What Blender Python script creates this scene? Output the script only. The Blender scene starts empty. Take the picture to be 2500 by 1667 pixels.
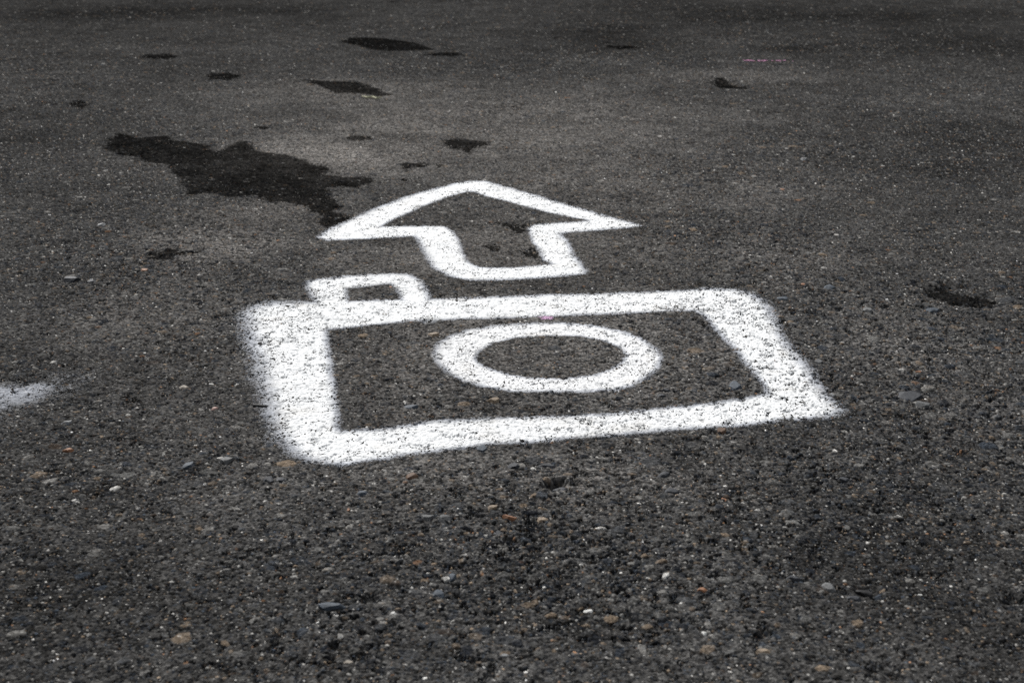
import bpy, math, random
import numpy as np
from mathutils import Vector

scene = bpy.context.scene
# ------------------------------------------------------------------ camera
CAM_H = 0.60
cam_data = bpy.data.cameras.new('camera')
cam_data.sensor_width = 36.0
cam_data.lens = 45.0
cam_data.clip_start = 0.01
cam_data.clip_end = 2000.0
cam_data.dof.use_dof = True
cam_data.dof.focus_distance = 1.72
cam_data.dof.aperture_fstop = 12.0
cam = bpy.data.objects.new('camera', cam_data)
scene.collection.objects.link(cam)
cam.location = (0, 0, CAM_H)
cam.rotation_euler = (math.radians(70), 0, 0)
scene.camera = cam

# ------------------------------------------------------------------ light
SUN_EL, SUN_AZ = math.radians(40), math.radians(-24)      # azimuth measured from +Y, clockwise
world = bpy.data.worlds.new('World')
scene.world = world
world.use_nodes = True
wn = world.node_tree
bg = wn.nodes['Background']
sky = wn.nodes.new('ShaderNodeTexSky')
sky.sky_type = 'NISHITA'
sky.sun_disc = False
sky.sun_elevation = SUN_EL
sky.sun_rotation = SUN_AZ
sky.air_density = 1.0
sky.dust_density = 4.0
sky.ozone_density = 1.0
hsv = wn.nodes.new('ShaderNodeHueSaturation')              # overcast: the sky's blue is washed out
hsv.inputs['Saturation'].default_value = 0.18
wn.links.new(sky.outputs[0], hsv.inputs['Color'])
wn.links.new(hsv.outputs[0], bg.inputs[0])
bg.inputs[1].default_value = 0.06
sun_data = bpy.data.lights.new('sun', 'SUN')
sun_data.energy = 2.3
sun_data.angle = math.radians(10)
sun_data.color = (1.0, 0.985, 0.96)
sun = bpy.data.objects.new('sun', sun_data)
scene.collection.objects.link(sun)
sd = Vector((math.sin(SUN_AZ) * math.cos(SUN_EL), math.cos(SUN_AZ) * math.cos(SUN_EL), math.sin(SUN_EL)))
sun.rotation_euler = sd.to_track_quat('Z', 'Y').to_euler()
scene.cycles.use_denoising = False          # keep the fine grain of the aggregate
scene.view_settings.view_transform = 'Standard'
scene.view_settings.look = 'None'
scene.view_settings.gamma = 1.0
scene.view_settings.use_curve_mapping = False
scene.view_settings.exposure = 0.80

# ------------------------------------------------------------------ plans, in metres on the ground
ARROW_OUT = [(-0.3421, 2.1866), (-0.3311, 2.2282), (-0.2748, 2.3632), (-0.2104, 2.4835), (-0.1523, 2.5649), (-0.1124, 2.6132), (-0.084, 2.6322), (-0.0544, 2.6283), (-0.0151, 2.5777), (0.039, 2.5091), (0.0985, 2.4246), (0.1553, 2.3573), (0.2087, 2.2874), (0.2344, 2.2567), (0.2053, 2.2461), (0.1474, 2.2321), (0.0821, 2.2181), (0.0896, 2.1839), (0.0958, 2.1333), (0.1014, 2.0749), (0.1095, 2.0288), (0.1176, 1.9845), (0.113, 1.9664), (0.0686, 1.9539), (0.0182, 1.9397), (-0.0311, 1.9332), (-0.0686, 1.9345), (-0.099, 1.9539), (-0.1206, 1.9845), (-0.1364, 2.0384), (-0.1522, 2.1137), (-0.1649, 2.1758), (-0.1727, 2.1948), (-0.2148, 2.1866), (-0.2693, 2.179), (-0.323, 2.1688)]
ARROW_IN = [(-0.0813, 2.5403), (-0.049, 2.4959), (0.0072, 2.4309), (0.0665, 2.3632), (0.1373, 2.3043), (0.1415, 2.2978), (0.079, 2.2841), (0.0443, 2.2762), (0.0291, 2.2654), (0.0319, 2.2158), (0.0364, 2.1544), (0.0465, 2.1038), (0.0518, 2.047), (0.068, 2.0193), (0.0187, 2.0062), (-0.032, 1.9972), (-0.0554, 2.0006), (-0.0716, 2.0288), (-0.0842, 2.0949), (-0.092, 2.1637), (-0.1059, 2.2268), (-0.1244, 2.2596), (-0.1644, 2.2616), (-0.2101, 2.2596), (-0.2411, 2.2567), (-0.2176, 2.3158), (-0.1922, 2.3692), (-0.1689, 2.4184), (-0.1237, 2.4959), (-0.0936, 2.536)]
BODY_OUT = [(-0.39, 1.7589), (-0.3884, 1.7812), (-0.3812, 1.8002), (-0.355, 1.8157), (-0.3084, 1.8169), (-0.2515, 1.8216), (-0.1846, 1.8275), (-0.1123, 1.8334), (-0.0415, 1.8413), (0.0537, 1.8564), (0.1253, 1.8603), (0.1975, 1.8666), (0.245, 1.8705), (0.293, 1.8769), (0.3359, 1.8744), (0.3621, 1.8595), (0.3765, 1.8206), (0.3811, 1.7839), (0.3773, 1.7281), (0.3733, 1.6743), (0.3753, 1.6304), (0.3798, 1.5706), (0.3831, 1.5208), (0.3854, 1.4777), (0.3895, 1.4423), (0.3966, 1.4057), (0.3722, 1.387), (0.3236, 1.3759), (0.2762, 1.3663), (0.2203, 1.3574), (0.1647, 1.3465), (0.0894, 1.3305), (0.0357, 1.3219), (-0.0349, 1.3093), (-0.0869, 1.2946), (-0.1375, 1.2763), (-0.1703, 1.2645), (-0.194, 1.2614), (-0.2224, 1.2697), (-0.2388, 1.2855), (-0.2509, 1.3071), (-0.2681, 1.343), (-0.2896, 1.4082), (-0.3086, 1.4726), (-0.3236, 1.5258), (-0.3385, 1.5828), (-0.3524, 1.6242), (-0.3671, 1.6743), (-0.3808, 1.721)]
BODY_IN = [(-0.26, 1.6947), (-0.2164, 1.7086), (-0.1517, 1.729), (-0.0848, 1.7392), (0.0053, 1.7483), (0.0964, 1.7607), (0.1881, 1.7674), (0.2335, 1.773), (0.2674, 1.7765), (0.2781, 1.7552), (0.2847, 1.7074), (0.2909, 1.6617), (0.3, 1.6123), (0.3046, 1.5651), (0.3111, 1.5204), (0.3163, 1.4726), (0.313, 1.455), (0.2801, 1.4432), (0.2457, 1.4324), (0.2005, 1.4202), (0.1717, 1.4126), (0.1157, 1.3977), (0.0126, 1.3879), (-0.0897, 1.3771), (-0.1491, 1.3558), (-0.1835, 1.35), (-0.196, 1.3488), (-0.2019, 1.3574), (-0.209, 1.4082), (-0.2212, 1.4726), (-0.2358, 1.5536), (-0.2507, 1.6366)]
BUTTON_OUT = [(-0.2985, 1.828), (-0.3088, 1.8595), (-0.3183, 1.8904), (-0.3193, 1.9223), (-0.3015, 1.9354), (-0.2659, 1.9485), (-0.229, 1.9574), (-0.195, 1.965), (-0.1644, 1.9597), (-0.1446, 1.9288), (-0.1321, 1.8842), (-0.1243, 1.8374), (-0.1164, 1.7775), (-0.2881, 1.7775)]
BUTTON_IN = [(-0.2563, 1.8863), (-0.2252, 1.8967), (-0.1903, 1.9122), (-0.1803, 1.8925), (-0.1706, 1.8526), (-0.163, 1.8176), (-0.1815, 1.8138), (-0.2163, 1.8138), (-0.2442, 1.8167), (-0.2514, 1.8514)]
RING_OUT = [(-0.1036, 1.5951), (-0.1012, 1.6314), (-0.084, 1.6692), (-0.0608, 1.6954), (-0.0169, 1.7157), (0.0277, 1.7236), (0.0724, 1.7236), (0.1164, 1.7121), (0.1542, 1.6855), (0.1776, 1.6566), (0.1934, 1.6194), (0.1978, 1.5835), (0.1879, 1.549), (0.1704, 1.516), (0.1499, 1.4893), (0.1274, 1.4764), (0.0822, 1.4684), (0.0435, 1.4684), (0.0046, 1.4684), (-0.0345, 1.484), (-0.0649, 1.5081), (-0.0861, 1.5381), (-0.0977, 1.5661)]
RING_IN = [(-0.0489, 1.5835), (-0.0445, 1.6076), (-0.027, 1.6411), (0.0051, 1.6629), (0.0487, 1.6709), (0.0919, 1.6681), (0.1235, 1.6503), (0.147, 1.6224), (0.1522, 1.5954), (0.1448, 1.5691), (0.1265, 1.5435), (0.1051, 1.5241), (0.0645, 1.5106), (0.0247, 1.5116), (-0.0052, 1.5241), (-0.0317, 1.549), (-0.0443, 1.5661)]
STAINS = [([(-0.9561, 2.9449), (-0.9843, 3.0569), (-0.9812, 3.1565), (-0.9462, 3.1565), (-0.9102, 3.0961), (-0.8415, 3.126), (-0.8114, 3.0666), (-0.7653, 3.0473), (-0.7172, 3.0), (-0.6756, 2.927), (-0.6694, 3.0377), (-0.6413, 3.0473), (-0.6041, 3.0093), (-0.5851, 2.927), (-0.5479, 2.9005), (-0.5141, 2.8917), (-0.473, 2.8572), (-0.4456, 2.8152), (-0.4017, 2.7743), (-0.3798, 2.7111), (-0.3625, 2.6805), (-0.3872, 2.6927), (-0.3585, 2.6775), (-0.3022, 2.6805), (-0.2734, 2.6067), (-0.2898, 2.5924), (-0.2972, 2.5712), (-0.3157, 2.5366), (-0.3341, 2.5573), (-0.3564, 2.5573), (-0.3517, 2.4962), (-0.3265, 2.4187), (-0.3264, 2.3696), (-0.2938, 2.3456), (-0.2824, 2.3222), (-0.3003, 2.2765), (-0.3175, 2.2542), (-0.3287, 2.2109), (-0.3164, 2.1794), (-0.3429, 2.2109), (-0.3361, 2.2433), (-0.3681, 2.2877), (-0.3632, 2.3338), (-0.3909, 2.3817), (-0.4309, 2.425), (-0.4799, 2.4441), (-0.518, 2.4829), (-0.5788, 2.4764), (-0.6016, 2.5095), (-0.6299, 2.4962), (-0.655, 2.5095), (-0.6841, 2.5642), (-0.7116, 2.6358), (-0.741, 2.7267), (-0.7633, 2.7743), (-0.8021, 2.7905), (-0.8552, 2.8572), (-0.8992, 2.8744)], 'largest damp patch, ragged and near black, left of the white arrowhead', 1.0),
([(-0.6756, 4.9959), (-0.6445, 5.1368), (-0.5734, 5.1628), (-0.4886, 5.1162), (-0.4207, 5.0354), (-0.3703, 5.0057), (-0.3274, 4.8997), (-0.2723, 4.753), (-0.3511, 4.7352), (-0.4415, 4.7264), (-0.5135, 4.7619), (-0.5828, 4.8669)], 'long dark damp streak nearest the top edge of the photo, above the centre', 1.0),
([(-0.3785, 4.6484), (-0.3209, 4.6229), (-0.2691, 4.6958), (-0.2013, 4.6958), (-0.1652, 4.6313), (-0.2076, 4.581), (-0.297, 4.5977)], 'thin dark damp sliver trailing off the right end of the topmost long streak', 1.0),
([(-0.6827, 4.0299), (-0.6211, 4.0429), (-0.5425, 4.004), (-0.4464, 4.0234), (-0.5101, 4.0201), (-0.4465, 3.9721), (-0.3989, 3.8793), (-0.3731, 3.805), (-0.333, 3.7674), (-0.3614, 3.7278), (-0.3961, 3.711), (-0.447, 3.7617), (-0.5417, 3.7847), (-0.4656, 3.7617), (-0.5381, 3.7905), (-0.5668, 3.8642), (-0.6157, 3.9407)], 'stony dark damp streak with a pale yellowish straw at its near edge', 1.0),
([(-1.1677, 4.5769), (-1.1811, 4.5482), (-1.1793, 4.5058), (-1.2083, 4.5046), (-1.2358, 4.4934), (-1.2708, 4.5233), (-1.2928, 4.543), (-1.3133, 4.5769), (-1.3197, 4.6139), (-1.2994, 4.6351), (-1.2723, 4.6402), (-1.2467, 4.6518), (-1.2212, 4.6551), (-1.1905, 4.6141)], 'small smooth dark damp oval near the upper left corner', 1.0),
([(-0.8622, 4.1195), (-0.8559, 4.0754), (-0.8672, 4.0716), (-0.8819, 4.0051), (-0.9136, 4.0478), (-0.9464, 4.0482), (-0.97, 4.0795), (-0.981, 4.1195), (-0.9867, 4.1735), (-0.975, 4.2099), (-0.9443, 4.1807), (-0.9229, 4.2212), (-0.8913, 4.1664), (-0.8619, 4.1602)], 'small dark damp spot between the upper left oval and the stony streak', 1.0),
([(-1.1748, 3.5844), (-1.1699, 3.5667), (-1.1778, 3.5408), (-1.1765, 3.5067), (-1.2098, 3.5409), (-1.2283, 3.5468), (-1.2404, 3.568), (-1.2503, 3.5844), (-1.2705, 3.6202), (-1.2554, 3.6186), (-1.2441, 3.6544), (-1.2286, 3.6689), (-1.1893, 3.6133), (-1.1812, 3.6165)], 'faint dark damp spot farthest left, above the largest patch', 0.7),
([(-0.612, 3.2193), (-0.6097, 3.2018), (-0.6139, 3.1884), (-0.6247, 3.1912), (-0.6329, 3.187), (-0.6454, 3.2032), (-0.6499, 3.209), (-0.6545, 3.2193), (-0.6503, 3.2293), (-0.6511, 3.2506), (-0.6425, 3.2405), (-0.6322, 3.2401), (-0.6231, 3.2357), (-0.6217, 3.2361)], 'tiny damp speck just above the largest damp patch', 0.9),
([(-0.3286, 3.0823), (-0.3333, 3.0685), (-0.3444, 3.0531), (-0.3563, 3.0447), (-0.3727, 3.0445), (-0.3877, 3.0516), (-0.4028, 3.0675), (-0.407, 3.0823), (-0.4028, 3.098), (-0.3969, 3.1075), (-0.382, 3.1197), (-0.3633, 3.1148), (-0.3503, 3.1135), (-0.334, 3.0973)], 'thin flat damp oval between the largest patch and the pointed patch', 1.0),
([(-0.1802, 3.0725), (-0.1508, 3.0901), (-0.1239, 3.0842), (-0.0931, 3.0725), (-0.038, 3.0512), (-0.0468, 3.0093), (-0.0791, 2.963), (-0.088, 2.8917), (-0.1056, 2.883), (-0.1181, 2.9306), (-0.1445, 2.954), (-0.167, 3.0)], 'dark damp patch with a pointed lower end, above the tip of the arrow', 1.0),
([(-0.251, 2.8069), (-0.2334, 2.8269), (-0.2144, 2.8069), (-0.195, 2.8302), (-0.1809, 2.7987), (-0.1838, 2.7615), (-0.2114, 2.7647), (-0.2297, 2.7345), (-0.2433, 2.7551)], 'small broken damp spot just below left of the pointed damp patch', 1.0),
([(-0.1501, 2.7824), (-0.1509, 2.7689), (-0.1536, 2.7673), (-0.156, 2.7646), (-0.1617, 2.7583), (-0.1662, 2.7623), (-0.1683, 2.7675), (-0.1695, 2.7824), (-0.1687, 2.7911), (-0.1688, 2.8111), (-0.1635, 2.798), (-0.1599, 2.8206), (-0.1557, 2.8053), (-0.1509, 2.7955)], "tiny damp speck just left of the arrow tip's line, beside the broken spot", 0.8),
([(-0.2122, 2.6431), (-0.2136, 2.6316), (-0.2161, 2.627), (-0.2188, 2.6298), (-0.2233, 2.6213), (-0.2268, 2.6286), (-0.2321, 2.6345), (-0.2341, 2.6431), (-0.2316, 2.6493), (-0.2309, 2.6649), (-0.227, 2.6679), (-0.2222, 2.6674), (-0.2181, 2.6567), (-0.2132, 2.6538)], 'tiny damp speck close above the left slope of the arrow', 0.8),
([(-0.6229, 2.0808), (-0.6072, 2.1097), (-0.5821, 2.1166), (-0.5576, 2.1039), (-0.5185, 2.0846), (-0.5317, 2.0732), (-0.5547, 2.0591), (-0.5672, 2.0359), (-0.5872, 2.0332), (-0.6072, 2.0498)], "isolated dark damp patch on pale ground left of the arrow's left point", 1.0),
([(-0.0406, 2.2874), (-0.025, 2.3102), (-0.0046, 2.2908), (0.03, 2.2908), (0.0266, 2.2375), (0.0151, 2.2181), (0.0011, 2.2267), (-0.0045, 2.2539), (-0.0246, 2.2649)], 'dark damp spot inside the arrowhead at the top of its shaft', 1.0),
([(-0.0477, 2.1384), (-0.0315, 2.1454), (-0.0178, 2.1235), (-0.0229, 2.0942), (-0.0389, 2.099), (-0.0486, 2.1136)], 'small dark damp spot in the middle of the arrow shaft', 0.8),
([(0.0131, 2.099), (0.0334, 2.1235), (0.049, 2.0942), (0.0509, 2.0609), (0.0376, 2.0516), (0.0248, 2.0703)], 'dark damp spot inside the arrow shaft touching its right line', 1.0),
([(0.6004, 3.9407), (0.6427, 4.0959), (0.6709, 4.0859), (0.6944, 3.988), (0.7269, 3.9252), (0.71, 3.8552), (0.6641, 3.8612), (0.6217, 3.8914)], 'short dark damp hole below the pink chalk line', 1.0),
([(-0.485, 1.4497), (-0.4778, 1.4649), (-0.4628, 1.4598), (-0.4452, 1.4447), (-0.4482, 1.4275), (-0.4569, 1.4178), (-0.4723, 1.4324)], 'faint smudgy grey stain between the left spray smear and the camera symbol', 0.6),
([(0.4735, 4.853), (0.4784, 4.8259), (0.4461, 4.7984), (0.4176, 4.7897), (0.3893, 4.7725), (0.3759, 4.8125), (0.3622, 4.8163), (0.3404, 4.853), (0.3418, 4.8945), (0.3719, 4.9102), (0.4016, 4.8857), (0.4283, 4.8886), (0.448, 4.8909), (0.4575, 4.8802)], 'thin dark damp line near the top edge, left of the pink chalk line', 0.9),
([(0.6236, 1.8705), (0.6478, 1.9024), (0.6742, 1.9163), (0.6816, 1.8863), (0.6968, 1.8665), (0.7205, 1.8587), (0.7331, 1.8206), (0.713, 1.7838), (0.681, 1.778), (0.6543, 1.802), (0.6345, 1.8281), (0.6226, 1.851)], 'wide black hollow in the asphalt right of the camera symbol', 1.0)]
STONES = [(-0.2572, 1.2201, 0.0132, 0.0129, (0.022, 0.025, 0.031), 'dark pebble, left one of a touching pair below the camera symbol corner', 0.0, 'pebble'),
(-0.2444, 1.2201, 0.0103, 0.0137, (0.022, 0.025, 0.031), 'dark pebble, right one of a touching pair below the camera symbol corner', 0.0, 'pebble'),
(-0.0338, 1.3, 0.0129, 0.015, (0.04, 0.052, 0.068), 'blue-black pebble touching the underside of the camera symbol lower line', 0.0, 'pebble'),
(0.0036, 1.2545, 0.0139, 0.0153, (0.022, 0.025, 0.031), 'dark flat pebble below the camera symbol, left of the pebbles by the black hole', 0.0, 'pebble'),
(0.0512, 1.2006, 0.015, 0.0143, (0.022, 0.025, 0.031), 'dark glossy pebble at the near rim of the black hole below the camera symbol', 0.0, 'pebble'),
(0.0404, 1.2064, 0.0115, 0.0111, (0.022, 0.025, 0.031), 'dull dark pebble half inside the black hole below the camera symbol', 0.0, 'pebble'),
(0.0384, 1.2556, 0.0187, 0.0106, (0.022, 0.025, 0.031), 'long dark pebble just above the black hole below the camera symbol', 0.0, 'pebble'),
(0.0294, 1.1309, 0.0099, 0.0109, (0.2, 0.155, 0.11), 'round tan pebble right of the orange splinter in the foreground', 0.0, 'pebble'),
(-0.0013, 1.1349, 0.0143, 0.0055, (0.2, 0.095, 0.048), 'orange brown splinter lying between dark pebbles in the foreground', -0.35, 'stone_splinter'),
(-0.0135, 1.1045, 0.0149, 0.0201, (0.022, 0.025, 0.031), 'large square dark stone below the orange splinter', 0.0, 'pebble'),
(-0.1063, 1.2276, 0.0141, 0.0143, (0.1, 0.06, 0.038), 'brown angular stone close below the camera symbol lower line', 0.0, 'pebble'),
(-0.0203, 1.156, 0.0114, 0.0088, (0.2, 0.155, 0.11), 'flat tan stone just above left of the orange splinter', 0.0, 'pebble'),
(0.0667, 0.9621, 0.009, 0.0062, (0.52, 0.52, 0.5), 'bright white elongated chip in the foreground right of centre', 0.0, 'stone_chip'),
(-0.1658, 0.9448, 0.0043, 0.0049, (0.52, 0.52, 0.5), 'bright white round chip in the foreground left of centre', 0, 'stone_chip'),
(-0.1021, 0.9561, 0.0051, 0.005, (0.52, 0.52, 0.5), 'tilted white chip halfway between two others in the foreground', 0.6, 'stone_chip'),
(-0.023, 0.8799, 0.0038, 0.0037, (0.52, 0.52, 0.5), 'small white chip near the bottom edge of the photo at centre', 0, 'stone_chip'),
(-0.0062, 0.8953, 0.0079, 0.0045, (0.17, 0.175, 0.18), 'light grey flat chip near the bottom edge right of the small white one', 0, 'stone_chip'),
(-0.1325, 0.8853, 0.0084, 0.0058, (0.27, 0.24, 0.2), 'pale cream stone near the bottom edge left of centre', 0.0, 'pebble'),
(-0.0669, 1.1309, 0.0143, 0.0164, (0.085, 0.088, 0.09), 'broad smooth grey stone in the foreground centre, right of its dark neighbour', 0.0, 'pebble'),
(-0.0846, 1.1335, 0.0143, 0.0115, (0.085, 0.088, 0.09), 'oval grey stone left of the broad smooth grey stone', 0.0, 'pebble'),
(-0.1568, 0.9679, 0.0191, 0.009, (0.04, 0.052, 0.068), 'long blue grey stone in the foreground left of centre', 0.0, 'pebble'),
(-0.1545, 1.1898, 0.0104, 0.0114, (0.04, 0.052, 0.068), 'blue black stone below the lower left of the camera symbol, right of the dark pair', 0.0, 'pebble'),
(-0.1648, 1.1536, 0.0035, 0.0049, (0.2, 0.095, 0.048), 'tiny orange pebble below the blue black stone', 0.0, 'pebble'),
(-0.0663, 0.9912, 0.0109, 0.0152, (0.04, 0.052, 0.068), 'rounded blue grey stone standing in the foreground centre', 0.0, 'pebble'),
(-0.0546, 1.0182, 0.0085, 0.012, (0.04, 0.052, 0.068), 'small purplish grey stone above the rounded blue grey stone', 0.0, 'pebble'),
(0.2843, 1.0018, 0.0129, 0.0156, (0.085, 0.088, 0.09), 'grey rounded stone in the lower right, leftmost of three', 0.0, 'pebble'),
(0.3021, 0.9859, 0.0159, 0.0124, (0.022, 0.025, 0.031), 'dark long stone in the lower right, lowest of three', 0.0, 'pebble'),
(0.3173, 1.0018, 0.014, 0.0166, (0.008, 0.008, 0.009), 'black stone in the lower right, rightmost of three', 0.0, 'pebble'),
(0.2551, 1.0168, 0.0142, 0.0094, (0.022, 0.025, 0.031), 'dark slanted stone in the lower right left of the group of three', -0.5, 'pebble'),
(0.1694, 0.9965, 0.0078, 0.007, (0.2, 0.095, 0.048), 'orange brown stone in the lower right third near a smaller tan one', 0.0, 'pebble'),
(0.2178, 1.1792, 0.0132, 0.0092, (0.2, 0.095, 0.048), 'rusty orange stone below the right end of the camera symbol', 0.0, 'pebble'),
(0.1615, 0.928, 0.0055, 0.0044, (0.52, 0.52, 0.5), 'white chip near the bottom, right of centre', -0.4, 'stone_chip'),
(0.2068, 0.9016, 0.0103, 0.0064, (0.2, 0.155, 0.11), 'tan stone at the bottom right with a white chip to its left', 0.0, 'pebble'),
(0.3629, 0.9925, 0.0045, 0.0042, (0.52, 0.52, 0.5), 'white chip farthest right in the foreground', 0, 'stone_chip'),
(0.1628, 1.2333, 0.015, 0.0138, (0.022, 0.025, 0.031), 'dark stone below the right half of the camera symbol, above another', 0.0, 'pebble'),
(0.1658, 1.1945, 0.0182, 0.0142, (0.022, 0.025, 0.031), 'dark flat stone below the right half of the camera symbol, lower of two', 0.0, 'pebble'),
(0.3507, 1.2227, 0.0153, 0.0117, (0.022, 0.025, 0.031), 'dark stone right of centre in open gravelly asphalt', -0.3, 'pebble'),
(0.2781, 1.4804, 0.0152, 0.0213, (0.04, 0.052, 0.068), 'blue black cube shaped stone inside the camera frame near its right corner', 0.0, 'pebble'),
(0.1914, 1.4711, 0.0109, 0.0117, (0.022, 0.025, 0.031), 'dark pebble inside the camera frame right of the ring, upper of two', 0.0, 'pebble'),
(0.1838, 1.4548, 0.0096, 0.0107, (0.022, 0.025, 0.031), 'dark pebble inside the camera frame right of the ring, lower of two', 0.0, 'pebble'),
(0.617, 1.773, 0.0188, 0.0169, (0.04, 0.052, 0.068), 'flat blue grey stone at the near edge of the wide black hollow', 0.0, 'pebble'),
(0.4529, 1.904, 0.0078, 0.01, (0.2, 0.095, 0.048), 'bright orange pebble above the camera symbol right corner', 0.0, 'pebble'),
(0.5228, 1.5313, 0.0109, 0.0096, (0.2, 0.095, 0.048), 'ochre pebble far right, level with the camera symbol lower corner', 0.0, 'pebble'),
(0.4005, 1.5621, 0.0119, 0.0166, (0.085, 0.088, 0.09), 'rounded grey pebble just right of the camera symbol right line', -0.5, 'pebble'),
(0.4903, 1.8863, 0.0179, 0.0185, (0.04, 0.052, 0.068), 'blue grey slab right of the bright orange pebble', 0.0, 'pebble'),
(0.4081, 1.8319, 0.0264, 0.0198, (0.04, 0.052, 0.068), 'long blue black stone touching the camera symbol upper right corner', 0.0, 'pebble'),
(0.4898, 1.4513, 0.0317, 0.0277, (0.022, 0.025, 0.031), 'large dark flat stone far right below the ochre pebble', -0.2, 'pebble'),
(0.4956, 1.4226, 0.0211, 0.0191, (0.085, 0.088, 0.09), 'grey flat stone below right of the large dark flat stone', -0.2, 'pebble'),
(0.2417, 1.3494, 0.0126, 0.0115, (0.1, 0.06, 0.038), 'reddish brown stone under the camera symbol lower right line', -0.5, 'pebble'),
(0.5189, 1.773, 0.0151, 0.0212, (0.085, 0.088, 0.09), 'round grey pebble between the camera symbol corner and the black hollow', 0.0, 'pebble'),
(-0.1076, 1.6745, 0.017, 0.0116, (0.2, 0.155, 0.11), 'elongated tan stone left of the ring inside the camera frame', -0.1, 'pebble'),
(-0.1186, 1.7222, 0.0165, 0.0163, (0.008, 0.008, 0.009), 'black wet looking pebble touching the underside of the camera symbol top line', 0.0, 'pebble'),
(-0.1881, 1.8935, 0.0063, 0.0088, (0.2, 0.095, 0.048), 'small orange pebble inside the button outline of the camera symbol', 0.0, 'pebble'),
(-0.0211, 1.4373, 0.0114, 0.0134, (0.2, 0.155, 0.11), 'tan pebble between the ring and the lower line of the camera symbol', 0.0, 'pebble'),
(-0.1207, 1.4187, 0.017, 0.0131, (0.04, 0.052, 0.068), 'blue black stone below left of the ring, on the edge of the lower line', 0.0, 'pebble'),
(-0.4928, 1.2942, 0.0111, 0.0092, (0.2, 0.095, 0.048), 'orange tan stone in open asphalt below the left spray smear', 0.0, 'pebble'),
(-0.5193, 1.3727, 0.0117, 0.0073, (0.17, 0.175, 0.18), 'light grey flake just below the left spray smear', 0.3, 'stone_chip'),
(-0.35, 1.2568, 0.0129, 0.0177, (0.04, 0.052, 0.068), 'round blue grey stone left of the camera symbol lower left corner', 0.0, 'pebble'),
(-0.311, 1.2695, 0.0192, 0.0154, (0.085, 0.088, 0.09), 'broad grey stone between the round blue grey stone and the camera symbol', 0.0, 'pebble'),
(-0.4857, 1.5882, 0.0062, 0.0087, (0.008, 0.008, 0.009), 'small black upright pebble in open asphalt left of the camera symbol', 0.0, 'pebble'),
(-0.4908, 1.6031, 0.0038, 0.0047, (0.52, 0.52, 0.5), 'tiny white chip right behind the small black upright pebble', 0, 'stone_chip'),
(-0.6942, 1.9312, 0.0223, 0.0238, (0.022, 0.025, 0.031), 'dark flat stone near the left edge, left one of two', 0.0, 'pebble'),
(-0.6607, 1.9229, 0.0138, 0.017, (0.022, 0.025, 0.031), 'dark stone near the left edge, right one of two', 0.0, 'pebble'),
(-0.5942, 1.9823, 0.0147, 0.0123, (0.2, 0.095, 0.048), 'thin orange stone below the isolated damp patch', 0.0, 'pebble'),
(-0.4092, 1.4819, 0.0121, 0.0097, (0.27, 0.24, 0.2), 'pale elongated stone right of the left spray smear', 0.0, 'pebble'),
(-0.3562, 1.4139, 0.0079, 0.0089, (0.34, 0.22, 0.19), 'pale pinkish pebble left of the camera symbol left line', 0.0, 'pebble'),
(-0.3041, 1.4216, 0.0211, 0.0082, (0.008, 0.008, 0.009), 'black elongated stone touching the left line of the camera symbol', -0.1, 'stone_splinter'),
(0.657, 2.8521, 0.0148, 0.0208, (0.17, 0.175, 0.18), 'light grey pebble in the upper right, on open asphalt', 0.0, 'pebble'),
(0.5506, 2.5531, 0.0096, 0.0134, (0.2, 0.095, 0.048), 'orange pebble in the upper right below the light grey one', 0.0, 'pebble'),
(-0.7507, 2.2653, 0.0149, 0.0193, (0.17, 0.175, 0.18), 'pale grey pebble between the left edge and the isolated damp patch', 0.0, 'pebble'),
(0.2164, 3.0187, 0.0097, 0.0136, (0.008, 0.008, 0.009), 'tiny black pebble alone right of the arrow tip', 0.0, 'pebble'),
(0.8634, 3.8492, 0.0084, 0.0118, (0.008, 0.008, 0.009), 'tiny black pebble right of the short dark hole under the chalk line', 0.0, 'pebble')]
HOLES = [(0.6655, 1.8587, 0.0454, 0.0622, 0.007), (0.7026, 1.8206, 0.0399, 0.045, 0.006), (0.0455, 1.2127, 0.014, 0.014, 0.012), (0.0002, 1.0865, 0.0113, 0.0092, 0.005), (-0.124, 0.9807, 0.0083, 0.0091, 0.005), (-0.147, 0.9089, 0.0045, 0.0057, 0.005), (-0.1475, 0.8931, 0.0045, 0.0056, 0.005), (0.2125, 0.9251, 0.0079, 0.0082, 0.005), (0.3169, 0.9978, 0.014, 0.016, 0.005), (0.0154, 2.2594, 0.0257, 0.0387, 0.004), (0.0329, 2.0846, 0.0212, 0.0239, 0.004), (0.6674, 3.9407, 0.0622, 0.0873, 0.012), (0.4431, 0.9794, 0.0124, 0.0155, 0.005), (-0.119, 1.729, 0.0112, 0.0123, 0.005), (0.3045, 0.8777, 0.0088, 0.0217, 0.004), (0.324, 1.4001, 0.0041, 0.0047, 0.006)]
SMEAR = [(-0.639, 1.4291), (-0.5988, 1.455), (-0.5533, 1.5095)]
SMEAR_LOW = [(-0.6175, 1.3735), (-0.5686, 1.3977)]
CHALK = [(0.8019, 4.4755), (0.8361, 4.4557), (0.8699, 4.4636), (0.8836, 4.4794), (0.9184, 4.4636), (0.9477, 4.4755), (0.9601, 4.4518)]
PINK_SPOT = (0.0495, 1.7476)
STRAW = [(-0.4333, 3.6999), (-0.4157, 3.6834), (-0.4006, 3.6889), (-0.3872, 3.667), (-0.3726, 3.6779)]
LEAF = (-0.6137, 6.7003)
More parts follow.
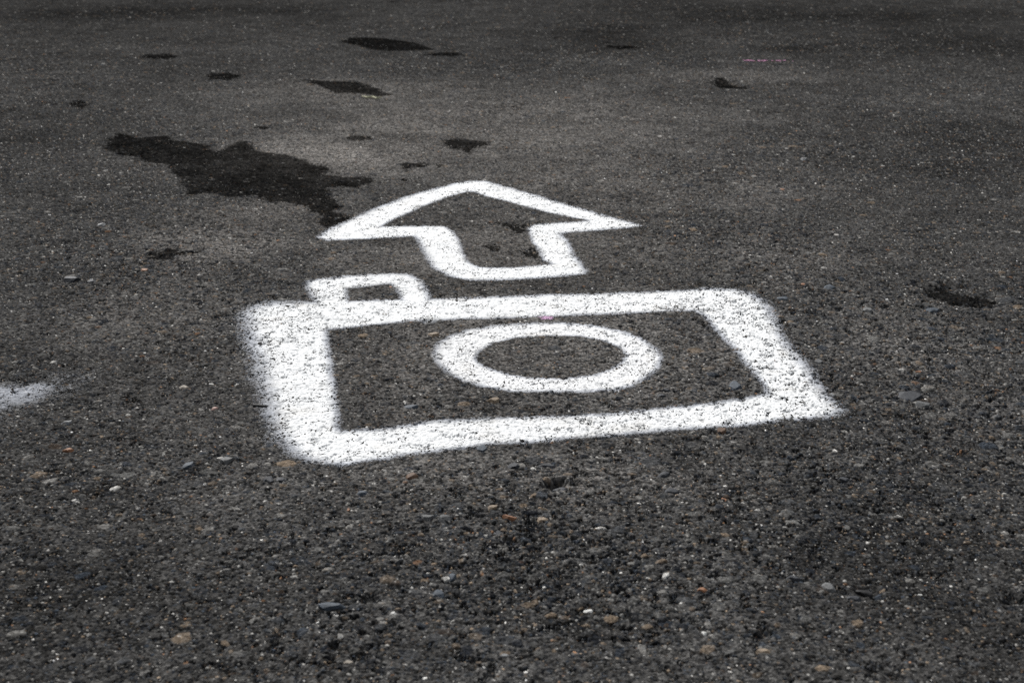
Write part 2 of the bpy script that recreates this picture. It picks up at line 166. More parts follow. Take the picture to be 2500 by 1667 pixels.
ZONES = [(0.498, 1.6218, 0.232, 0.415, 1.0), (0.0193, 1.0655, 0.201, 0.179, 0.65), (0.4238, 2.1307, 0.233, 0.286, 0.6), (-0.6024, 2.0076, 0.201, 0.327, 0.6), (0.441, 2.7149, 0.265, 0.324, 0.5), (0.3227, 1.2126, 0.215, 0.193, 0.6), (-0.556, 2.423, 0.278, 0.197, 0.3), (-0.4172, 1.2421, 0.11, 0.11, 0.4), (0.0979, 1.4101, 0.171, 0.075, 0.4)]
DUST_AND_LIGHT = [(-0.379, 2.9325, 0.284, 0.281, 0.85), (-0.2643, 3.2977, 0.37, 0.349, 0.6), (-0.5157, 2.1307, 0.141, 0.156, 0.9), (-0.4266, 3.8346, 0.366, 0.232, 0.5), (0.1465, 3.0289, 0.391, 0.596, 0.5), (0.0353, 2.1307, 0.353, 0.312, 0.5), (0.4351, 2.0076, 0.167, 0.187, 0.4), (-0.4262, 2.3588, 0.155, 0.125, 0.7), (0.5257, 1.6218, 0.111, 0.239, 0.35), (-0.5101, 1.7775, 0.15, 0.169, 0.4), (0.0215, 1.2126, 0.215, 0.058, 0.4), (0.6464, 4.0808, 0.259, 0.174, 0.5), (0.0, 1.6709, 0.352, 0.336, 0.55), (0.0, 2.0799, 0.387, 0.224, 0.6), (0.2117, 2.5981, 0.356, 0.299, 0.62), (0.0547, 3.4181, 0.492, 0.374, 0.55), (-0.0439, 1.2421, 0.198, 0.121, 0.3)]  # dusty patches, plus a central pool of light painted into the albedo
DARKZ = [(0.394, 5.2415, 0.279, 0.491, 0.9), (1.3925, 5.9559, 0.928, 0.539, 0.9), (1.6198, 4.9117, 0.463, 0.496, 0.8), (1.0544, 4.7907, 0.181, 0.142, 0.9), (-1.6254, 6.1408, 0.765, 0.476, 0.7), (1.108, 3.1313, 0.201, 0.317, 0.7), (-1.163, 3.2977, 0.211, 0.466, 0.6), (0.9526, 2.7149, 0.132, 0.203, 0.6), (-0.6099, 1.5454, 0.08, 0.088, 0.35), (-0.3458, 0.9923, 0.182, 0.104, 0.5), (0.3861, 1.0655, 0.135, 0.155, 0.5), (0.4543, 1.9397, 0.052, 0.055, 0.4), (0.4262, 2.3588, 0.124, 0.078, 0.35), (0.0283, 0.9587, 0.106, 0.052, 0.3)]  # dark asphalt bands, plus edge and corner shading painted into the colour

# ------------------------------------------------------------------ noise toolkit (numpy, float32)
f32 = np.float32
def hsh(ix, iy, seed):
    h = (ix.astype(np.int64) * 374761393 + iy.astype(np.int64) * 668265263 + seed * 1442695041) & 0xffffffff
    h = h.astype(np.uint32)
    h ^= h >> np.uint32(13); h *= np.uint32(1274126177); h ^= h >> np.uint32(16)
    h *= np.uint32(2246822519); h ^= h >> np.uint32(13)
    return (h & np.uint32(0xffffff)).astype(f32) * f32(1 / 16777216.0)

def vnoise(x, y, s, seed):
    u = x / s; v = y / s
    iu = np.floor(u); iv = np.floor(v)
    fu = (u - iu).astype(f32); fv = (v - iv).astype(f32)
    fu = fu * fu * (3 - 2 * fu); fv = fv * fv * (3 - 2 * fv)
    iu = iu.astype(np.int32); iv = iv.astype(np.int32)
    a = hsh(iu, iv, seed); b = hsh(iu + 1, iv, seed); c = hsh(iu, iv + 1, seed); d = hsh(iu + 1, iv + 1, seed)
    return (a + (b - a) * fu) * (1 - fv) + (c + (d - c) * fu) * fv

def fbm(x, y, s, seed, n=3):
    t = 0; a = 1.0; w = 0
    for k in range(n):
        t = t + a * vnoise(x, y, s / 2 ** k, seed + k * 17); w += a; a *= 0.55
    return t / w

def smooth(a, b, x):
    t = np.clip((x - a) / (b - a), 0, 1)
    return t * t * (3 - 2 * t)

def blobs(x, y, table):
    t = np.zeros_like(x)
    for (cx, cy, rx, ry, a) in table:
        t = np.maximum(t, a * np.exp(-((x - cx) / rx) ** 2 - ((y - cy) / ry) ** 2))
    return t

# seven kinds of aggregate: linear albedo and how often they turn up
PAL = np.array([(.013, .015, .019), (.028, .034, .043), (.052, .054, .057), (.115, .114, .110), (.19, .185, .175),
                (.16, .125, .092), (.19, .11, .065), (.50, .49, .465), (.055, .042, .033)], f32)
CUM = np.array([.28, .46, .63, .78, .875, .945, .952, .968, 1.0], f32)

def stones(x, y, s, seed, prob, r0, r1, poly=True):
    """angular stones, at most one per cell of size s; returns edge distance t (<1 inside), radius, 3 random numbers"""
    gu = x / s; gv = y / s
    bu = np.floor(gu - .5).astype(np.int32); bv = np.floor(gv - .5).astype(np.int32)
    best = np.full(x.shape, 9.0, f32); R = np.ones_like(best); q = [np.zeros_like(best) for _ in range(3)]
    for i in (0, 1):
        for j in (0, 1):
            cu = bu + i; cv = bv + j
            e = hsh(cu, cv, seed)
            px = (cu + .5 + (hsh(cu, cv, seed + 1) - .5) * .5)
            py = (cv + .5 + (hsh(cu, cv, seed + 2) - .5) * .5)
            h3 = hsh(cu, cv, seed + 3)
            r = r0 + (r1 - r0) * h3 * h3
            a = hsh(cu, cv, seed + 4) * f32(6.283)
            dx = (gu - px).astype(f32) * s; dy = (gv - py).astype(f32) * s
            ca = np.cos(a); sa = np.sin(a)
            ex = dx * ca + dy * sa; ey = (dy * ca - dx * sa) * (1.0 + .9 * hsh(cu, cv, seed + 5))
            if poly:
                d = np.zeros_like(ex)
                for k in range(5):
                    th = 1.2566 * k + .7 * hsh(cu, cv, seed + 10 + k)
                    d = np.maximum(d, (ex * np.cos(th) + ey * np.sin(th)) * (1.0 + .35 * hsh(cu, cv, seed + 20 + k)))
                d = .75 * d + .25 * np.sqrt(ex * ex + ey * ey)
            else:
                d = np.sqrt(ex * ex + ey * ey)
            t = d / r
            t = np.where(e < prob, t, 9.0)
            m = t < best
            best = np.where(m, t, best); R = np.where(m, r, R)
            for n in range(3):
                q[n] = np.where(m, hsh(cu, cv, seed + 30 + n), q[n])
    return best.astype(f32), R.astype(f32), q

LAYERS = [  # cell, seed, density, r min, r max, polygonal, height scale
    (.0024, 101, .85, .0006, .0011, False, .9),
    (.0044, 201, .80, .0011, .0021, False, .85),
    (.0078, 301, .66, .0018, .0035, True, .70),
    (.0135, 401, .55, .0030, .0060, True, .50),
    (.0240, 501, .42, .0048, .0100, True, .34),
    (.0430, 601, .20, .0085, .0155, True, .22)]

def surface(x, y, sp=None):
    """height (m), colour (n,3), stone cover (0..1) and hollow depth of the asphalt at world points"""
    x = np.asarray(x, np.float64); y = np.asarray(y, np.float64)
    if sp is None: sp = np.full(x.shape, .0005)
    sp = sp.astype(f32)
    wx = (x + (fbm(x, y, .006, 5, 2) - .5) * .003); wy = (y + (fbm(x, y, .006, 9, 2) - .5) * .003)
    rough = np.clip(blobs(x, y, ZONES) * 1.0 + (fbm(x, y, .35, 31, 3) - .5) * 1.0 + .20, 0, 1).astype(f32)
    fine = (1 - rough)
    fade = lambda L: np.clip(1.9 * L / sp - .2, 0, 1)
    fadec = lambda L: np.clip(2.5 * L / sp - .25, 0, 1)
    H = (fbm(x, y, .9, 41, 3) - .5) * .012 + (fbm(x, y, .11, 47, 2) - .5) * .0035 * (.4 + rough)
    g1 = fbm(wx, wy, .0030, 51, 2); g2 = fbm(wx, wy, .0085, 57, 2)
    pit = smooth(.60, .80, g2) * (.35 + .9 * rough)
    mat = (g1 - .5) * .0024 * fade(.0022) - pit * .0036 * fade(.005)
    band = fbm(x, y, .5, 63, 4); tone = fbm(x, y, .28, 61, 4) * .65 + fbm(x, y, 1.1, 65, 3) * .35; hue = fbm(x, y, .06, 67, 3)
    dust_and_light = np.clip(blobs(x, y, DUST_AND_LIGHT) * (.66 + .6 * tone), 0, 1)[:, None].astype(f32)
    base = np.array([.0445, .0436, .0425], f32) * (1 - dust_and_light) + np.array([.140, .132, .124], f32) * dust_and_light
    grit = (1 + (g1[:, None] - .5) * 2.5 * fadec(.0022)[:, None])
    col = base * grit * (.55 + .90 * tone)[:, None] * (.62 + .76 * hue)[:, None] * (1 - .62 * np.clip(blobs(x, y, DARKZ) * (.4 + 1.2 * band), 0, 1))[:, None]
    cover = np.zeros(x.shape, f32); crev = np.zeros(x.shape, f32)
    top = mat.astype(f32)
    fleck = smooth(.66, .80, fbm(x * .8, y * .8, .018, 73, 2)) * (.3 + .7 * rough) + .8 * smooth(.74, .80, vnoise(x, y, .011, 79)) * smooth(.4, .7, fbm(x, y, .15, 83, 2))
    col = col * (1 - .55 * np.clip(pit * fadec(.006) * .8 + fleck, 0, 1))[:, None]
    for (s, seed, pr, r0, r1, poly, hs) in LAYERS:
        big = s > .007
        p = pr * (.45 + .75 * rough if big else 1.0)
        if s > .03: p = pr * rough * 1.4
        t, R, q = stones(wx if big else x, wy if big else y, s, seed, p, r0, r1, poly)
        w = fade(.5 * (r0 + r1) * 1.6); wc = fadec(.5 * (r0 + r1) * 1.6)
        prof = np.clip(1 - t * t * t * t, 0, 1)
        up = R * hs * (.25 + .9 * q[0]) * (.32 + .78 * rough) * w
        h = up * prof ** .6 - .0003 + (mat * .25)
        inside = (t < 1) & (h > top)
        top = np.where(inside, h, top)
        ci = np.searchsorted(CUM, q[1] * .99999)
        if s > .02: ci = np.where(ci == 7, 3, ci)          # only small chips are white
        sc = PAL[np.clip(ci, 0, 8)] * ((.45 + 1.35 * q[0] * q[0] * 1.2)[:, None] if not big else (.8 + .4 * q[0])[:, None])
        clean = (.30 + .52 * q[2])[:, None] if big else (.60 + .40 * q[2])[:, None]
        k = (inside * smooth(1.0, .86, t) * wc)[:, None].astype(f32) * clean
        shade_n = (.75 + .5 * fbm(wx, wy, .0016, seed + 7, 1))[:, None]
        col = col * (1 - k) + sc * shade_n * k
        if big: cover = np.maximum(cover, inside * 1.0)
        if s > .01: crev = np.maximum(crev, smooth(.86, .95, t) * smooth(1.22, 1.08, t) * smooth(.35, .6, q[0]))
    col = col * (.60 + .40 * np.clip(.0045 / sp, 0, 1))[:, None]          # far colour darkened by the shade of crevices the grid leaves out
    hol = np.zeros(x.shape, f32)
    for (cx, cy, rx, ry, dp) in HOLES:
        m = (np.abs(x - cx) < 2.2 * rx) & (np.abs(y - cy) < 2.2 * ry)
        if m.any():
            xx = x[m]; yy = y[m]
            d = np.sqrt(((xx - cx) / rx) ** 2 + ((yy - cy) / ry) ** 2) + (fbm(xx, yy, rx * .9, 71, 2) - .5) * .9
            hol[m] = np.maximum(hol[m], dp * smooth(1.3, .35, d))
    return (H + top - hol).astype(f32), np.clip(col, .004, .8), cover, rough, g1, crev

def poly_sd(x, y, poly):
    """signed distance, positive inside"""
    P = np.array(poly, np.float64); n = len(P)
    best = np.full(x.shape, 1e9); ins = np.zeros(x.shape, bool)
    for i in range(n):
        ax, ay = P[i]; bx, by = P[(i + 1) % n]
        dx, dy = bx - ax, by - ay
        t = np.clip(((x - ax) * dx + (y - ay) * dy) / (dx * dx + dy * dy + 1e-18), 0, 1)
        best = np.minimum(best, (x - ax - t * dx) ** 2 + (y - ay - t * dy) ** 2)
        c = ((ay > y) != (by > y))
        with np.errstate(divide='ignore', invalid='ignore'):
            xi = (bx - ax) * (y - ay) / (by - ay if by != ay else 1e-18) + ax
        ins ^= c & (x < xi)
    return np.where(ins, 1, -1) * np.sqrt(best)

def line_d(x, y, pts):
    best = np.full(x.shape, 1e9)
    for (ax, ay), (bx, by) in zip(pts[:-1], pts[1:]):
        dx, dy = bx - ax, by - ay
        t = np.clip(((x - ax) * dx + (y - ay) * dy) / (dx * dx + dy * dy), 0, 1)
        best = np.minimum(best, (x - ax - t * dx) ** 2 + (y - ay - t * dy) ** 2)
    return np.sqrt(best)

# ------------------------------------------------------------------ materials
def new_mat(name):
    m = bpy.data.materials.new(name); m.use_nodes = True
    return m, m.node_tree, m.node_tree.nodes['Principled BSDF']

def surface_mat(name, rough, spec, mod, bump, coat=0.0, vscale=420.0, lo=.55, hi=1.45):
    m, nt, p = new_mat(name)
    N = nt.nodes; L = nt.links
    at = N.new('ShaderNodeAttribute'); at.attribute_name = 'albedo'
    tc = N.new('ShaderNodeTexCoord')
    vo = N.new('ShaderNodeTexVoronoi'); vo.inputs['Scale'].default_value = vscale
    L.new(tc.outputs['Object'], vo.inputs['Vector'])
    sep = N.new('ShaderNodeSeparateColor'); L.new(vo.outputs['Color'], sep.inputs[0])
    mr = N.new('ShaderNodeMapRange'); mr.inputs['To Min'].default_value = lo; mr.inputs['To Max'].default_value = hi
    L.new(sep.outputs[0], mr.inputs['Value'])
    no = N.new('ShaderNodeTexNoise'); no.inputs['Scale'].default_value = 900; no.inputs['Detail'].default_value = 3
    L.new(tc.outputs['Object'], no.inputs['Vector'])
    mx = N.new('ShaderNodeMix'); mx.data_type = 'RGBA'; mx.blend_type = 'MULTIPLY'; mx.inputs[0].default_value = mod
    L.new(at.outputs['Color'], mx.inputs[6]); L.new(mr.outputs[0], mx.inputs[7])
    L.new(mx.outputs[2], p.inputs['Base Color'])
    bp = N.new('ShaderNodeBump'); bp.inputs['Strength'].default_value = bump; bp.inputs['Distance'].default_value = .0006
    ad = N.new('ShaderNodeMath'); ad.operation = 'ADD'
    L.new(no.outputs[0], ad.inputs[0]); L.new(vo.outputs['Distance'], ad.inputs[1])
    L.new(ad.outputs[0], bp.inputs['Height']); L.new(bp.outputs[0], p.inputs['Normal'])
    p.inputs['Roughness'].default_value = rough
    p.inputs['Specular IOR Level'].default_value = spec
    return m

MAT_ASPHALT = surface_mat('asphalt', .95, 0.0, .9, .9, lo=.45, hi=1.55)
MAT_PAINT = surface_mat('white_spray_paint', .85, .15, .12, .4)
MAT_DAMP = surface_mat('damp_asphalt', .9, 0.0, .7, .8, lo=.4, hi=1.6)
MAT_CHALK = surface_mat('pink_chalk', .95, .1, .3, .4)
_stone_mats = {}
def stone_mat(c):
    if c in _stone_mats: return _stone_mats[c]
    m, nt, p = new_mat('stone'); N = nt.nodes; L = nt.links
    tc = N.new('ShaderNodeTexCoord')
    no = N.new('ShaderNodeTexNoise'); no.inputs['Scale'].default_value = 260; no.inputs['Detail'].default_value = 5
    L.new(tc.outputs['Object'], no.inputs['Vector'])
    cr = N.new('ShaderNodeValToRGB')
    cr.color_ramp.elements[0].position = .3; cr.color_ramp.elements[1].position = .72
    cr.color_ramp.elements[0].color = (*[v * .62 for v in c], 1)
    cr.color_ramp.elements[1].color = (*[min(.8, v * 1.5 + .006) for v in c], 1)
    L.new(no.outputs[0], cr.inputs[0]); L.new(cr.outputs[0], p.inputs['Base Color'])
    bp = N.new('ShaderNodeBump'); bp.inputs['Strength'].default_value = .5; bp.inputs['Distance'].default_value = .0005
    L.new(no.outputs[0], bp.inputs['Height']); L.new(bp.outputs[0], p.inputs['Normal'])
    p.inputs['Roughness'].default_value = .7; p.inputs['Specular IOR Level'].default_value = .3
    _stone_mats[c] = m
    return m

def grid_mesh(name, verts, faces, cols, mat, smooth_shade=True):
    me = bpy.data.meshes.new(name)
    me.vertices.add(len(verts)); me.vertices.foreach_set('co', np.ascontiguousarray(verts, f32).ravel())
    nf = len(faces)
    me.loops.add(nf * 4); me.loops.foreach_set('vertex_index', np.ascontiguousarray(faces, np.int32).ravel())
    me.polygons.add(nf)
    me.polygons.foreach_set('loop_start', np.arange(0, nf * 4, 4, dtype=np.int32))
    me.polygons.foreach_set('loop_total', np.full(nf, 4, np.int32))
    if smooth_shade: me.polygons.foreach_set('use_smooth', np.ones(nf, bool))
    ca = me.color_attributes.new('albedo', 'FLOAT_COLOR', 'POINT')
    c4 = np.ones((len(verts), 4), f32); c4[:, :3] = cols
    ca.data.foreach_set('color', c4.ravel())
    me.update()
    me.materials.append(mat)
    o = bpy.data.objects.new(name, me)
    scene.collection.objects.link(o)
    return o

def tag(o, label, cat, group=None):
    o['label'] = label; o['category'] = cat
    if group: o['group'] = group
    return o

# ------------------------------------------------------------------ the asphalt: one sheet, polar grid, real relief
el_near = np.linspace(89.0, 37.5, 60, endpoint=False)
el_fine = np.linspace(37.5, 4.0, 1900, endpoint=False)
el_far = np.array([4.0, 3.7, 3.3, 2.9, 2.5, 2.1, 1.7, 1.3, 1.0, .7, .45, .25, .14, .08])
rad = CAM_H / np.tan(np.radians(np.concatenate([el_near, el_fine, el_far])))
az_fine = np.linspace(-27.5, 27.5, 1750)
step = az_fine[1] - az_fine[0]
side = []; a = 27.5; st_ = step
while a < 60: st_ = min(st_ * 1.03, .25); a += st_; side.append(a)
while a < 178: st_ = min(st_ * 1.1, 2.5); a += st_; side.append(min(a, 180))
if side[-1] < 180: side.append(180)
side = np.array(side)
az = np.radians(np.concatenate([-side[::-1][1:], az_fine, side]))        # -180 is welded to +180
nr, na = len(rad), len(az)
RR, AA = np.meshgrid(rad, az, indexing='ij')
X = (RR * np.sin(AA)).ravel(); Y = (RR * np.cos(AA)).ravel()
dr = np.gradient(rad)[:, None] * np.ones((1, na)); da = RR * np.gradient(az)[None, :]
SP = np.sqrt(np.abs(dr * da)).ravel()
SP = np.maximum(SP, np.maximum(np.abs(dr), np.abs(da)).ravel() * .33)
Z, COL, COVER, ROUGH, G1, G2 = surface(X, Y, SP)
V = np.stack([X, Y, Z], 1).astype(f32)
ii, jj = np.meshgrid(np.arange(nr - 1), np.arange(na), indexing='ij')
j2 = (jj + 1) % na
A_ = (ii * na + jj).ravel(); B_ = (ii * na + j2).ravel(); C_ = ((ii + 1) * na + j2).ravel(); D_ = ((ii + 1) * na + jj).ravel()
FACES = np.stack([D_, C_, B_, A_], 1)
# small cap under the camera closes the inner ring
cap = np.array([[0, k, k + 1, min(k + 2, na - 1)] for k in range(1, na - 2, 2)])
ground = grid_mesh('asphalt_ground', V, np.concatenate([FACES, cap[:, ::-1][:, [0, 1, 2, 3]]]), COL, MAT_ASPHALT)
ground['kind'] = 'structure'
FX = X[A_]; FY = Y[A_]

def film(name, box, density_fn, colour_fn, mat, lift, parent=None, thr=None):
    """a thin coat that follows the asphalt's relief: grid cells with enough cover are kept, the rest stay bare"""
    x0, x1, y0, y1 = box
    idx = np.nonzero((FX > x0) & (FX < x1) & (FY > y0) & (FY < y1))[0]
    f = FACES[idx]
    cx = X[f].mean(1); cy = Y[f].mean(1)
    d = density_fn(cx, cy, f[:, 0])
    keep = d > 0
    f = f[keep]; cx = cx[keep]; cy = cy[keep]; d = d[keep]
    used, inv = np.unique(f.ravel(), return_inverse=True)
    v = V[used].copy(); v[:, 2] += lift
    dv = np.zeros(len(used)); cnt = np.zeros(len(used))
    np.add.at(dv, inv, np.repeat(d, 4)); np.add.at(cnt, inv, 1)
    cols = colour_fn(X[used], Y[used], dv / cnt, used)
    o = grid_mesh(name, v, inv.reshape(-1, 4), cols, mat)
    if parent: o.parent = parent
    return o

def bounds(poly, m):
    P = np.array(poly); return (P[:, 0].min() - m, P[:, 0].max() + m, P[:, 1].min() - m, P[:, 1].max() + m)

def cell_rand(x, y, s, seed):
    return hsh(np.floor(x / s).astype(np.int32), np.floor(y / s).astype(np.int32), seed)

def grain(x, y, vi):
    return .42 * cell_rand(x, y, .0010, 901) + .28 * (1 - G1[vi]) + .30 * vnoise(x, y, .0026, 905)

def spray(sd_fn, k0=.62):
    """spray coverage -> keep test. relief and droplets decide which cells catch paint"""
    def fn(x, y, vi):
        c = sd_fn(x, y)
        pits = smooth(.66, .76, vnoise(x * .75 + 3, y * .75, .0014, 911)) * smooth(.32, .58, fbm(x, y, .014, 915, 2))
        chips = smooth(.84, .90, vnoise(x, y, .0042, 921)) * (.15 + 1.1 * smooth(.25, .8, ROUGH[vi]))
        k = c - .80 * pits - .9 * chips - 1.0 * G2[vi] * smooth(.42, .60, fbm(x, y, .03, 919, 2) + .35 * (ROUGH[vi] - .4))
        return np.where((k > .02 + k0 * grain(x, y, vi)) & (c > .05), c, 0)
    return fn

def paint_col(tint=(.745, .76, .77)):
    def fn(x, y, d, vi):
        t = np.array(tint, f32)
        g = grain(x, y, vi)
        thick = d * (.84 + .28 * fbm(x, y, .09, 933, 2)) * (.86 + .26 * fbm(x, y, .014, 937, 2))
        a = smooth(.12, 1.0, thick * 1.12 - .30 * (g - .35))[:, None]
        cool = np.array([.56, .60, .68], f32)
        body = cool * (1 - smooth(.35, .9, d)[:, None]) + t * smooth(.35, .9, d)[:, None]
        dirt = smooth(.60, .85, fbm(x, y, .03, 931, 3))[:, None] * .18
        body = body * (1 - dirt) + np.array([.50, .45, .37], f32) * dirt
        return COL[vi] * (1 - a) + body * a
    return fn

def wob(x, y, s, a, seed): return (fbm(x, y, s, seed, 3) - .5) * a

# camera symbol: sprayed through a stencil, crisp inside edges, drifting outside edges
def cov_frame(x, y):
    so = poly_sd(x, y, BODY_OUT); si = poly_sd(x, y, BODY_IN)
    left = smooth(-.20, -.34, x + .12 * (y - 1.6)); right = smooth(.28, .42, x - .1 * (1.6 - y))
    wo = .018 + .030 * left + .016 * right; wi = .017 + .014 * right + .008 * left
    so = so + wob(x, y, .03, .008, 1001); si = si + wob(x, y, .03, .005, 1003)
    c = smooth(-wo, wo, so) * smooth(-wi, wi, -si)
    dusting = .34 * np.exp(-(np.minimum(so, 0) / (.018 + .010 * left)) ** 2) * (.45 + .75 * left + .35 * right) * (.5 + fbm(x, y, .04, 1007, 2))
    return np.maximum(c, np.where(so < 0, dusting, 0))
def cov_button(x, y):
    so = poly_sd(x, y, BUTTON_OUT); si = poly_sd(x, y, BUTTON_IN)
    so = so + wob(x, y, .03, .005, 1005)
    return smooth(-.020, .020, so) * smooth(-.015, .014, -si)
def cov_ring(x, y):
    so = poly_sd(x, y, RING_OUT) + wob(x, y, .02, .006, 1011); si = poly_sd(x, y, RING_IN) + wob(x, y, .02, .003, 1013)
    top = smooth(1.72, 1.90, y) * .30
    return smooth(-.018, .016, so) * smooth(-.011, .011, -si) * (1 - top)
def cov_arrow(x, y):
    so = poly_sd(x, y, ARROW_OUT) + wob(x, y, .03, .006, 1021); si = poly_sd(x, y, ARROW_IN) + wob(x, y, .03, .004, 1023)
    return smooth(-.022, .018, so) * smooth(-.013, .013, -si)

sym = bpy.data.objects.new('camera_symbol', None); scene.collection.objects.link(sym)
sym.location = (0, 1.75, 0)
tag(sym, 'white spray painted outline of a camera with ring lens and button on asphalt', 'painted symbol')
sym['kind_note'] = ''
del sym['kind_note']
def child(o):
    o.parent = sym; o.matrix_parent_inverse = sym.matrix_world.inverted()
bpy.context.view_layer.update()
LIFT = .0003
def cov_total(x, y): return np.maximum(cov_frame(x, y), cov_button(x, y))
def body_part(x, y): return np.where(cov_frame(x, y) >= cov_button(x, y), cov_total(x, y), 0)
def button_part(x, y): return np.where(cov_frame(x, y) < cov_button(x, y), cov_total(x, y), 0)
fr = film('body_outline', bounds(BODY_OUT, .05), spray(body_part), paint_col(), MAT_PAINT, LIFT)
bt = film('button_outline', bounds(BUTTON_OUT, .03), spray(button_part), paint_col(), MAT_PAINT, LIFT)
rg = film('lens_ring', bounds(RING_OUT, .03), spray(cov_ring), paint_col((.74, .75, .76)), MAT_PAINT, LIFT)
for o in (fr, bt, rg): child(o)
ar = film('arrow_symbol', bounds(ARROW_OUT, .03), spray(cov_arrow), paint_col(), MAT_PAINT, LIFT)
tag(ar, 'white spray painted outline arrow pointing away above the camera symbol', 'painted arrow')

def cov_smear(x, y):
    a = np.exp(-(line_d(x, y, SMEAR) / .075) ** 2) * .72
    b = np.exp(-(line_d(x, y, SMEAR_LOW) / .060) ** 2) * .50
    endf = smooth(SMEAR[2][0] + .10, SMEAR[2][0] - .16, x)
    return np.maximum(a, b) * (.25 + .60 * endf) * (.40 + 1.0 * fbm(x, y, .035, 1031, 3))
xs = [p[0] for p in SMEAR + SMEAR_LOW]; ys = [p[1] for p in SMEAR + SMEAR_LOW]
sm = film('paint_smear', (min(xs) - .1, max(xs) + .16, min(ys) - .18, max(ys) + .18), spray(cov_smear, .50), (lambda x, y, d, vi: paint_col((.58, .60, .65))(x, y, np.clip(d * 1.0, 0, 1), vi)), MAT_PAINT, LIFT)
tag(sm, 'faint bluish white overspray smear on asphalt at the left edge', 'paint smear')

def cov_chalk(x, y):
    d = line_d(x, y, CHALK)
    return np.exp(-(d / .010) ** 2) * (.45 + 1.0 * vnoise(x, y * .3, .02, 1041))
xs = [p[0] for p in CHALK]; ys = [p[1] for p in CHALK]
chk = film('chalk_line', (min(xs) - .05, max(xs) + .05, min(ys) - .06, max(ys) + .06),
           lambda x, y, vi: np.where(cov_chalk(x, y) > .30 + .40 * cell_rand(x, y, .006, 1043) + .5 * smooth(.5, .7, vnoise(x, y * 0 + 3, .035, 1045)), cov_chalk(x, y), 0),
           lambda x, y, d, vi: np.array([.36, .17, .28], f32)[None, :] * np.ones((len(x), 1), f32), MAT_CHALK, .0012)
tag(chk, 'short broken pink chalk line on dark asphalt, upper right', 'chalk line')
px_, py_ = PINK_SPOT
ps = film('pink_paint_spot', (px_ - .03, px_ + .03, py_ - .03, py_ + .03),
          lambda x, y, vi: np.where(np.exp(-((x - px_) / .012) ** 2 - ((y - py_) / .010) ** 2) > .3 + .6 * cell_rand(x, y, .0011, 1047), 1.0, 0),
          lambda x, y, d, vi: np.array([.42, .27, .40], f32)[None, :] * np.ones((len(x), 1), f32), MAT_CHALK, LIFT + .0003)
tag(ps, 'tiny pink paint spot under the camera symbol top line above the ring', 'paint spot')

# damp patches
for k, (poly, lab, wet) in enumerate(STAINS):
    ext = max(max(p[0] for p in poly) - min(p[0] for p in poly), .02)
    def dens(x, y, vi, poly=poly, ext=ext, k=k, wet=wet):
        sd = poly_sd(x, y, poly) + wob(x, y, min(.05, ext * .3), min(.030, ext * .12), 2000 + k) + wob(x, y, .012, .014, 2100 + k)
        in_ = sd > 0
        proud = (COVER[vi] > 0) & (cell_rand(x, y, .010, 2201) > .80)
        rim = (sd < .022) & (vnoise(x, y, .005, 2203) > .40 + sd * 25)
        if wet < 1: in_ &= cell_rand(x, y, .0025, 2205) < wet + .1
        return np.where(in_ & ~proud & ~rim, np.clip(sd / min(.016, ext * .1), .15, 1), 0)
    o = film('damp_patch', bounds(poly, .03), dens,
             lambda x, y, d, vi: COL[vi] * (1 - (.62 + .22 * fbm(x, y, .05, 2301, 3)) * smooth(0, 1, d) - .08)[:, None], MAT_DAMP, .00018)
    tag(o, lab, 'damp patch', 'dark damp patches on the asphalt')

# ------------------------------------------------------------------ loose and half-sunk stones
def stone_mesh(seed, w, d, h):
    rnd = random.Random(seed)
    import bmesh
    bm = bmesh.new()
    bmesh.ops.create_icosphere(bm, subdivisions=3, radius=1.0)
    planes = [(Vector((rnd.uniform(-.18, .18), rnd.uniform(-.2, .2), 1)).normalized(), rnd.uniform(.55, .75))]
    n_side = rnd.randint(5, 7); a0 = rnd.uniform(0, 6.28)
    for k in range(n_side):
        a_ = a0 + k * 6.283 / n_side + rnd.uniform(-.3, .3)
        planes.append((Vector((math.cos(a_), math.sin(a_), rnd.uniform(-.1, .75))).normalized(), rnd.uniform(.52, .82)))
    for k in range(4):
        planes.append((Vector((rnd.gauss(0, 1), rnd.gauss(0, 1), abs(rnd.gauss(0, 1)))).normalized(), rnd.uniform(.66, .85)))
    for v in bm.verts:
        p = v.co * 1.15
        for it in range(2):
            for n, c in planes:
                s_ = p.dot(n)
                if s_ > c: p -= n * (s_ - c)
        p *= 1 + rnd.uniform(-.018, .018)
        v.co = Vector((p.x * w * .66, p.y * d * .66, p.z * h * .72))
    me = bpy.data.meshes.new('stone'); bm.to_mesh(me); bm.free()
    for p in me.polygons: p.use_smooth = False
    return me
sx = np.array([s[0] for s in STONES]); sy = np.array([s[1] for s in STONES])
SZ = surface(sx, sy)[0]
for k, (x, y, w, d, c, lab, rot, nm) in enumerate(STONES):
    h = min(w, d) * .55
    if nm == 'stone_splinter': h = d * .9
    me = stone_mesh(77 + k, w, d, h); me.name = nm
    me.materials.append(stone_mat(tuple(c)))
    o = bpy.data.objects.new(nm, me); scene.collection.objects.link(o)
    o.location = (x, y, float(SZ[k]) - h * (.12 if w < .025 else .38))
    rr = random.Random(k)
    o.rotation_euler = (rr.uniform(-.12, .12), rr.uniform(-.12, .12), rot + rr.uniform(-.12, .12))
    tag(o, lab, 'stone' if nm == 'pebble' else 'stone chip')

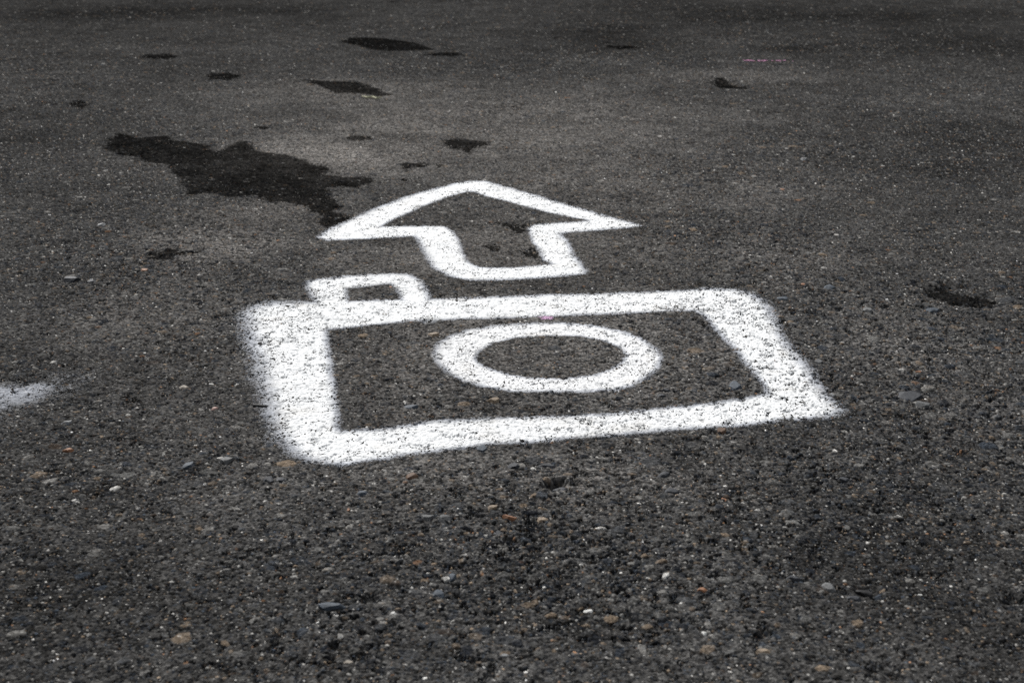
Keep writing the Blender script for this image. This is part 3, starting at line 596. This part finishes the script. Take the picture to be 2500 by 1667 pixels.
# straw and leaf
def ribbon(name, pts, w, mat_col, lift):
    import bmesh
    bm = bmesh.new(); rows = []
    zz = surface(np.array([p[0] for p in pts]), np.array([p[1] for p in pts]))[0]
    for i, (px, py) in enumerate(pts):
        ww = w * (.35 if i in (0, len(pts) - 1) else 1)
        z = float(zz[i]) + lift
        rows.append([bm.verts.new((px + ox * 0, py + oy * ww, z + oz * ww)) for ox, oy, oz in ((0, -1, 0), (0, 0, .8), (0, 1, 0), (0, 0, -.8))])
    for a_, b_ in zip(rows[:-1], rows[1:]):
        for k in range(4):
            bm.faces.new((a_[k], a_[(k + 1) % 4], b_[(k + 1) % 4], b_[k]))
    bm.faces.new(rows[0]); bm.faces.new(rows[-1][::-1])
    bmesh.ops.recalc_face_normals(bm, faces=bm.faces)
    me = bpy.data.meshes.new(name); bm.to_mesh(me); bm.free()
    me.materials.append(stone_mat(mat_col))
    o = bpy.data.objects.new(name, me); scene.collection.objects.link(o)
    return o
stw = ribbon('straw', STRAW, .004, (.50, .49, .34), .005)
tag(stw, 'pale yellowish dry straw at the near edge of the stony damp streak', 'straw')
def leaf(x, y):
    import bmesh
    bm = bmesh.new(); n = 12; rows = []
    z0 = float(surface(np.array([x]), np.array([y]))[0][0])
    for i in range(n + 1):
        t = i / n; wdt = .022 * math.sin(math.pi * t) ** .7 * (1 + .15 * math.sin(t * 23)) + .0006
        cx = (t - .5) * .055; lift = .006 + .010 * math.sin(t * 2.6) + .004
        rows.append([bm.verts.new((cx, s_ * wdt, lift + abs(s_) * .012)) for s_ in (-1, -.5, 0, .5, 1)])
    for a_, b_ in zip(rows[:-1], rows[1:]):
        for k in range(4): bm.faces.new((a_[k], a_[k + 1], b_[k + 1], b_[k]))
    bmesh.ops.solidify(bm, geom=bm.faces[:], thickness=.0006)
    me = bpy.data.meshes.new('fallen_leaf'); bm.to_mesh(me); bm.free()
    me.materials.append(stone_mat((.26, .030, .018)))
    o = bpy.data.objects.new('fallen_leaf', me); scene.collection.objects.link(o)
    o.location = (x, y, z0 - .004); o.rotation_euler = (0, 0, .3)
    return o
lf = leaf(*LEAF)
tag(lf, 'small curled red fallen leaf cut by the top edge of the photo', 'leaf')
